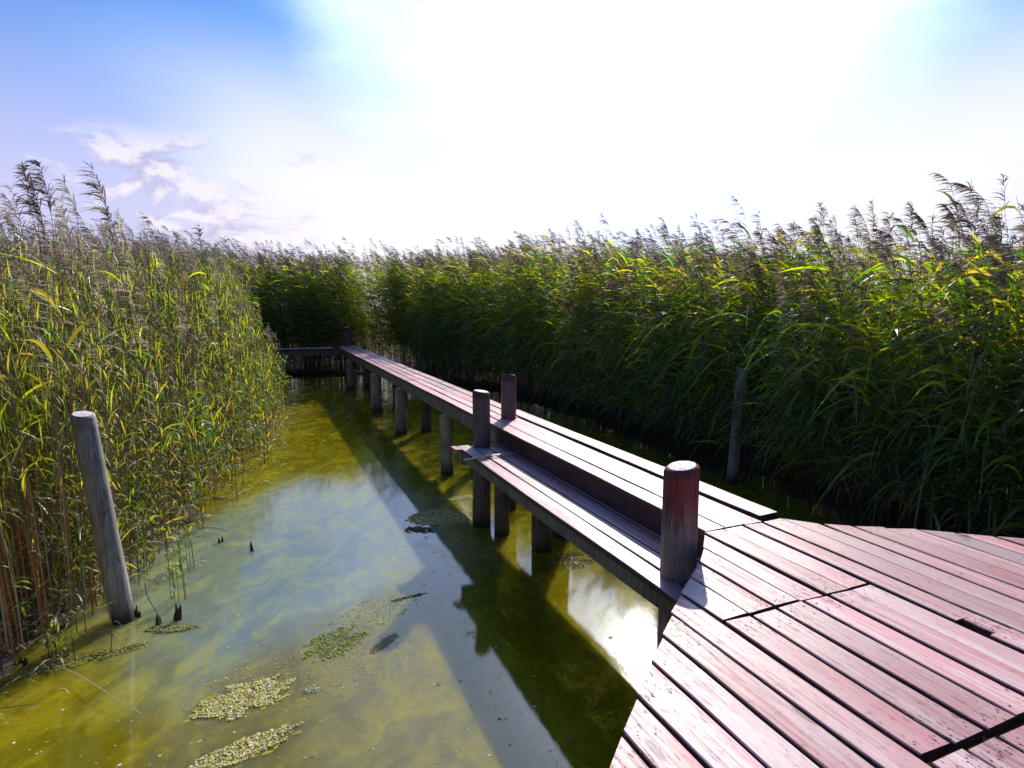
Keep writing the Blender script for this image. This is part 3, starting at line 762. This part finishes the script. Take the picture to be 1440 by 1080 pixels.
# ------------------------------------------------------------------ stubs, algae, floating bits
def cone_stub(mb,x,y,r,h,seed):
    rs=random.Random(seed); n=8; V=[];lv=5
    lx,ly=rs.uniform(-.3,.3)*h,rs.uniform(-.3,.3)*h
    for i in range(lv):
        f=i/(lv-1); rr=r*(1-f)**.7*(1+.0*f)+.004
        for j in range(n):
            a=j*2*math.pi/n; q=1+rs.uniform(-.28,.28)
            V.append((x+lx*f+math.cos(a)*rr*q,y+ly*f+math.sin(a)*rr*q,-.05+(h+.05)*f+rs.uniform(-.008,.008)))
    F=[(i*n+j,i*n+(j+1)%n,(i+1)*n+(j+1)%n,(i+1)*n+j) for i in range(lv-1) for j in range(n)]
    mb.add(V,F,(.05,.04,.03)); mb.add(V[-n:],[tuple(range(n))],(.05,.04,.03))
SB=[(250,872,4,.12,'cluster of black rotten reed stubs in yellow water right of the leaning post'),
    (222,878,2,.08,'small black stub just left of the larger stub cluster'),
    (355,775,1,.10,'single black stub alone in the open pale water'),
    (312,762,2,.06,'low dark stubs at the edge of the left reeds'),
    (192,868,3,.09,'dark stubs touching the foot of the leaning post'),
    (265,738,3,.08,'dark stubs on the mud edge among short shoots'),
    (35,935,2,.06,'dark stub breaking the water at the bottom left')]
for i,(x,y,n,h_,lab) in enumerate(SB):
    X_,Y_=pxw(x,y); e=empty('rotten_stub',(X_,Y_,0),0,label=lab,cat='stub')
    m_=MB(); rs=random.Random(40+i)
    for k in range(n): cone_stub(m_,rs.gauss(0,.045) if k else 0,rs.gauss(0,.03) if k else 0,rs.uniform(.014,.026),h_*rs.uniform(.5,1.1) if k else h_,i*9+k)
    m_.build('stub_wood',M_STUB,e)
ICO=[]; _b=bmesh.new(); bmesh.ops.create_icosphere(_b,subdivisions=1,radius=1); ICOV=np.array([v.co[:] for v in _b.verts]); ICOF=np.array([[v.index for v in f.verts] for f in _b.faces]); _b.free()
def algae(cx,cy,lx,ly,rot,n,size,cols,label,seed,name='algae_mat',flat=.6):
    rs=np.random.RandomState(seed); m_=MB()
    e=empty(name,(cx,cy,0),rot,label=label,cat='algae')
    k=0
    n=int(n*2.6)
    while k<n:
        x,y=rs.uniform(-1,1,2); q=x*x+y*y+.75*mnoise.noise(Vector((x*2.2+seed,y*2.2,0)))+.5*mnoise.noise(Vector((x*6+seed,y*6,3)))
        if q>.72 or rs.rand()<.55*(mnoise.noise(Vector((x*9,y*9,seed*3.)))>.08): continue
        r=size*.62*rs.uniform(.4,1.5)
        v=ICOV*np.array([r,r*rs.uniform(.7,1.2),r*flat])*(1+rs.normal(0,.38,(len(ICOV),1)))
        an=rs.rand()*6.28; ca,sa=math.cos(an),math.sin(an)
        v=v@np.array([[ca,sa,0],[-sa,ca,0],[0,0,1]])
        m_.add(v+np.array([x*lx,y*ly,rs.uniform(.0,.9)*r]),ICOF,np.array(cols[rs.randint(len(cols))])*rs.uniform(.75,1.05)); k+=1
    nf=int(n/40)
    for _ in range(nf):
        x,y=rs.uniform(-1.25,1.25,2); q=x*x+y*y+.9*mnoise.noise(Vector((x*2.2+seed,y*2.2,0)))
        if q>1.25: continue
        r=size*rs.gamma(2.,.45)+.003; K=9; an=np.arange(K)*2*np.pi/K; rr=r*rs.uniform(.5,1.4,K)
        m_.add(np.stack([x*lx+np.cos(an)*rr*1.5,y*ly+np.sin(an)*rr*.8,np.full(K,.0025+rs.rand()*.002)],1),[tuple(range(K))],np.array(cols[rs.randint(len(cols))])*np.array([.75,.8,.35])*rs.uniform(.5,1.))
    m_.build('clumps',M_ALGAE,e)
YL=[(.92,.84,.30),(.95,.90,.50),(.85,.76,.16),(.95,.92,.72),(.70,.62,.10)]
GR=[(.35,.45,.04),(.5,.58,.08),(.62,.62,.2)]
def al(x,y,lx,ly,rot,n,size,cols,lab,seed): X_,Y_=pxw(x,y); algae(X_,Y_,lx,ly,rot,n,size,cols,lab,seed)
al(345,982,.34,.19,.55,1500,.0105,YL,'largest bumpy yellow algae mat floating in front of the left bank',1)
al(335,1058,.40,.10,.65,700,.0105,YL,'long yellow algae strip at the bottom edge below the largest mat',2)
al(620,728,.42,.30,.1,900,.013,YL,'yellow algae mat floating beside the piles under the walkway',3)
al(470,905,.28,.20,.8,420,.009,GR,'loose bright green algae patch in the middle of the open water',4)
al(436,970,.06,.05,.2,110,.009,[(.7,.67,.5),(.6,.58,.4)],'small whitish algae clump right of the largest mat',5)
al(540,905,.05,.17,-.5,150,.008,[(.66,.62,.36),(.5,.5,.2)],'thin curved line of whitish algae near the walkway reflection',6)
al(242,885,.22,.06,.1,260,.011,[(.45,.48,.10),(.55,.55,.2)],'yellow algae rim around the black stub cluster',7)
al(110,930,.50,.07,.55,420,.010,[(.42,.42,.06),(.5,.5,.12)],'long yellow algae line along the shaded left bank',8)
al(590,745,.20,.10,-.2,160,.012,[(.13,.10,.06),(.2,.16,.1)],'brown scum clump behind the reflection of the walkway',9)
al(800,790,.30,.22,.4,220,.010,[(.14,.13,.05),(.36,.35,.1)],'patchy olive algae drifting beneath the lower step',10)
al(575,840,.20,.03,.5,90,.008,[(.05,.12,.02),(.08,.16,.03)],'dark green weed strand floating in the blue reflection',11)
al(430,950,.85,.45,.6,420,.0062,YL,'thin scatter of pale algae crumbs spread around the two largest mats',12)
al(530,860,.50,.26,.9,260,.0058,GR+YL[:2],'loose trail of algae crumbs curling past the green patch towards the walkway shadow',13)
al(655,700,.30,.10,.3,260,.011,YL,'bright algae fringe between the grey piles behind the lower step',14)
# thousands of floating specks
n=22000; rs=np.random.RandomState(5)
pts=np.stack([rs.uniform(-6.5,6,n),1.2+rs.rand(n)**1.5*17,],1)
den=np.array([mnoise.noise(Vector((x*.7,y*.7,1)))+.6*mnoise.noise(Vector((x*2,y*2,4))) for x,y in pts])
# more specks in the sheltered water beside the boardwalk
acc=pts@DV/S; ccc=pts@NV/S
shel=np.exp(-((ccc-2.3)/1.2)**2)*(acc>3)*(acc<14)
pts=pts[(pond_sd(pts)<.1)&(rs.rand(n)<np.clip(.30+den*.9+.7*shel,.07,1))]
n=len(pts); an=rs.rand(n)*6.28; r=rs.gamma(1.6,.0022,n)+.0018
m_=MB(); K=5
ang=an[:,None]+np.arange(K)*2*np.pi/K; rr=r[:,None]*rs.uniform(.5,1.3,(n,K))
V=np.stack([pts[:,0:1]+np.cos(ang)*rr,pts[:,1:2]+np.sin(ang)*rr*.7,np.full((n,K),.004)],-1).reshape(-1,3)
pal=np.array([(.75,.75,.62),(.6,.6,.3),(.08,.07,.05),(.4,.42,.15),(.85,.85,.8),(.05,.05,.06)])[rs.choice(6,n,p=[.27,.2,.17,.12,.12,.12])]
m_.add(V,np.arange(n*K).reshape(n,K),np.repeat(pal,K,axis=0))
m_.build('floating_debris',M_SPECK,kind='stuff',label='pale and dark specks of duckweed and dust floating on the pond',cat='debris')
# matted dead stalks and leaf litter along the waterline
n=2600; _p,_d=sample_shore(2,NL-2,n,.75,RS,-.45); _w=world_pts(_p); _k=keep(_p); _w=_w[_k]; n=len(_w); _sd=pond_sd(_w)
an=RS.normal(.4,.9,n); L=RS.uniform(.06,.42,n)
dx=np.stack([np.cos(an),np.sin(an),RS.normal(0,.10,n)],1); ts=np.linspace(-.5,.5,4)
zc=np.where(_sd>0,.07,.012)+RS.rand(n)*.03
Pp=np.stack([_w[:,0],_w[:,1],zc],1)[:,None,:]+dx[:,None,:]*L[:,None,None]*ts[None,:,None]; Pp[...,2]+=.05*RS.rand(n)[:,None]*(1-4*ts[None,:]**2)
cl=np.array([(.30,.23,.13),(.20,.14,.08),(.36,.30,.18),(.10,.075,.045),(.22,.22,.06)])[RS.randint(0,5,n)]
m_=MB(); sd2=nrm(np.stack([-dx[:,1],dx[:,0],RS.normal(0,.5,n)],1))
m_.ribbons(Pp,np.broadcast_to(sd2[:,None,:],Pp.shape),RS.uniform(.003,.013,n)[:,None]*np.array([.5,1,1,.4])[None,:],cl)
m_.build('reed_litter',M_STEM,kind='stuff',label='matted dead stalks and leaves lying along the muddy waterline',cat='litter')
# two birds far up in the sky
def bird(x,y,Yd,label,sp):
    X_,Z_=px(x,y,Yd); e=empty('bird',(X_,Yd,Z_),R(30),label=label,cat='bird')
    m_=MB(); n=8; V=[]
    for i,(t,r_) in enumerate([(-.16,.008),(-.09,.03),(0,.042),(.08,.035),(.12,.024),(.15,.022),(.18,.004)]):
        V+=[(math.cos(j*2*math.pi/n)*r_,t,math.sin(j*2*math.pi/n)*r_) for j in range(n)]
    m_.add(V,[(i*n+j,i*n+(j+1)%n,(i+1)*n+(j+1)%n,(i+1)*n+j) for i in range(6) for j in range(n)],(.03,.03,.035))
    m_.build('body',M_BIRD,e)
    for s_ in (-1,1):
        w_=MB(); w_.add([(s_*.03,-.05,.02),(s_*.03,.07,.02),(s_*.18,.09,.02+sp),(s_*.18,-.02,.02+sp),(s_*.38,.0,.01+sp*1.3)],[(0,1,2,3)],(.03,.03,.035))
        w_.add([(s_*.18,.09,.02+sp),(s_*.18,-.02,.02+sp),(s_*.38,.0,.01+sp*1.3)],[(0,1,2)],(.03,.03,.035)); w_.build('wing',M_BIRD,e)
bird(593,3,110,'tiny dark bird at the very top edge of the sky',.05)
bird(1146,37,130,'tiny dark bird alone in the white sky at upper right',.09)

# ------------------------------------------------------------------ sky, sun, camera
wd=bpy.data.worlds.new("World"); sc.world=wd; wd.use_nodes=True; nt=wd.node_tree; nt.nodes.clear(); g=G(nt)
out=g.n('OutputWorld'); bg=g.n('Background')
sky=g.n('TexSky'); sky.sky_type='NISHITA'; sky.sun_disc=False; sky.sun_elevation=SUN_EL; sky.sun_rotation=SUN_AZ
sky.air_density=1.; sky.dust_density=.6; sky.ozone_density=3.
d=g.n('TexCoord').outputs['Generated']
nv=g.n('VectorMath',operation='NORMALIZE'); g.l(d,nv.inputs[0]); nv=nv.outputs[0]
dt=g.n('VectorMath',operation='DOT_PRODUCT'); g.l(nv,dt.inputs[0]); dt.inputs[1].default_value=SUND; cosv=dt.outputs['Value']
sp=g.n('SeparateXYZ'); g.l(nv,sp.inputs[0]); z=sp.outputs[2]
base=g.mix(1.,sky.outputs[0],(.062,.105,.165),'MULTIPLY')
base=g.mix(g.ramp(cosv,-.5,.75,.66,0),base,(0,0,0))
vd=g.n('VectorMath',operation='DOT_PRODUCT'); g.l(nv,vd.inputs[0]); vd.inputs[1].default_value=Vector((math.sin(R(10))*math.cos(R(31)),math.cos(R(10))*math.cos(R(31)),math.sin(R(31))))
# thin high veil lit around the sun, ragged by noise
nzv=g.noise(g.map(nv,(1,1,2.2)),2.6,5,.55,.4)
cs=g.math('ADD',vd.outputs['Value'],g.math('MULTIPLY',g.math('SUBTRACT',nzv,.5),.11))
veil=g.ramp(cs,.872,.95)
core=g.math('POWER',g.math('MAXIMUM',cosv,0.),90.)
core2=g.math('POWER',g.math('MAXIMUM',cosv,0.),900.)
lowz=g.math('MULTIPLY',g.ramp(z,.10,.43,1,0),g.ramp(cosv,-.1,.6,.25,1))
c=g.mix(g.math('MULTIPLY',lowz,.92),base,g.mix(g.ramp(cs,.70,.84),(.70,.67,.93),(1.02,1.0,1.12)))
c=g.mix(g.math('MULTIPLY',g.ramp(z,.16,.40,1,0),g.ramp(cs,.74,.86,0,.9)),c,(1.02,1.01,1.1))
c=g.mix(veil,c,(1.01,1.26,1.95))
# cumulus low on the left
cd=g.noise(g.map(nv,(1,1,2.2),loc=(.36,.1,.41)),6.2,8,.62,.35)
az=g.n('VectorMath',operation='DOT_PRODUCT'); g.l(nv,az.inputs[0]); az.inputs[1].default_value=Vector((-.47,.86,.19)).normalized()
cmask=g.math('MULTIPLY',g.ramp(cd,.50,.60),g.math('MULTIPLY',g.ramp(az.outputs['Value'],.972,.991),g.ramp(z,.20,.255,1,0)))
shade=g.noise(g.map(nv,(1,1,2.2),loc=(.36,.1,.46)),6.2,8,.62,.35)
cc=g.mix(g.ramp(g.math('SUBTRACT',shade,cd),-.06,.06),(1.0,.93,1.0),(.58,.54,.80))
c=g.mix(g.math('MULTIPLY',cmask,.85),c,cc)
add=g.n('Mix',data_type='RGBA',blend_type='ADD'); add.inputs[0].default_value=1.; g.l(c,add.inputs[6])
cv=g.n('CombineColor'); 
for i,k in enumerate((5.5,5.4,5.3)): g.l(g.math('ADD',g.math('MULTIPLY',core,k),g.math('MULTIPLY',core2,14.)),cv.inputs[i])
g.l(cv.outputs[0],add.inputs[7])
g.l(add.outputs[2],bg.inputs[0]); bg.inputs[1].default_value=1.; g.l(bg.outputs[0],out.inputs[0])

sl=bpy.data.lights.new('sun','SUN'); sl.energy=5.; sl.angle=R(.53); sl.color=(1,.93,.80)
so=bpy.data.objects.new('sun',sl); col.objects.link(so); so.rotation_euler=SUND.to_track_quat('Z','Y').to_euler()
cam=bpy.data.cameras.new('camera'); co=bpy.data.objects.new('camera',cam); col.objects.link(co)
cam.sensor_width=36; cam.lens=845/1440*36; cam.clip_end=3000; cam.clip_start=.05
co.location=(0,0,CAMZ); co.rotation_euler=(R(90)-math.atan(107/845.),0,0); sc.camera=co
sc.view_settings.view_transform='Standard'; sc.view_settings.look='None'; sc.view_settings.exposure=0; sc.view_settings.gamma=1
sc.render.engine='CYCLES'
try:
    sc.cycles.max_bounces=8; sc.cycles.transparent_max_bounces=12; sc.cycles.use_denoising=True
except Exception: pass
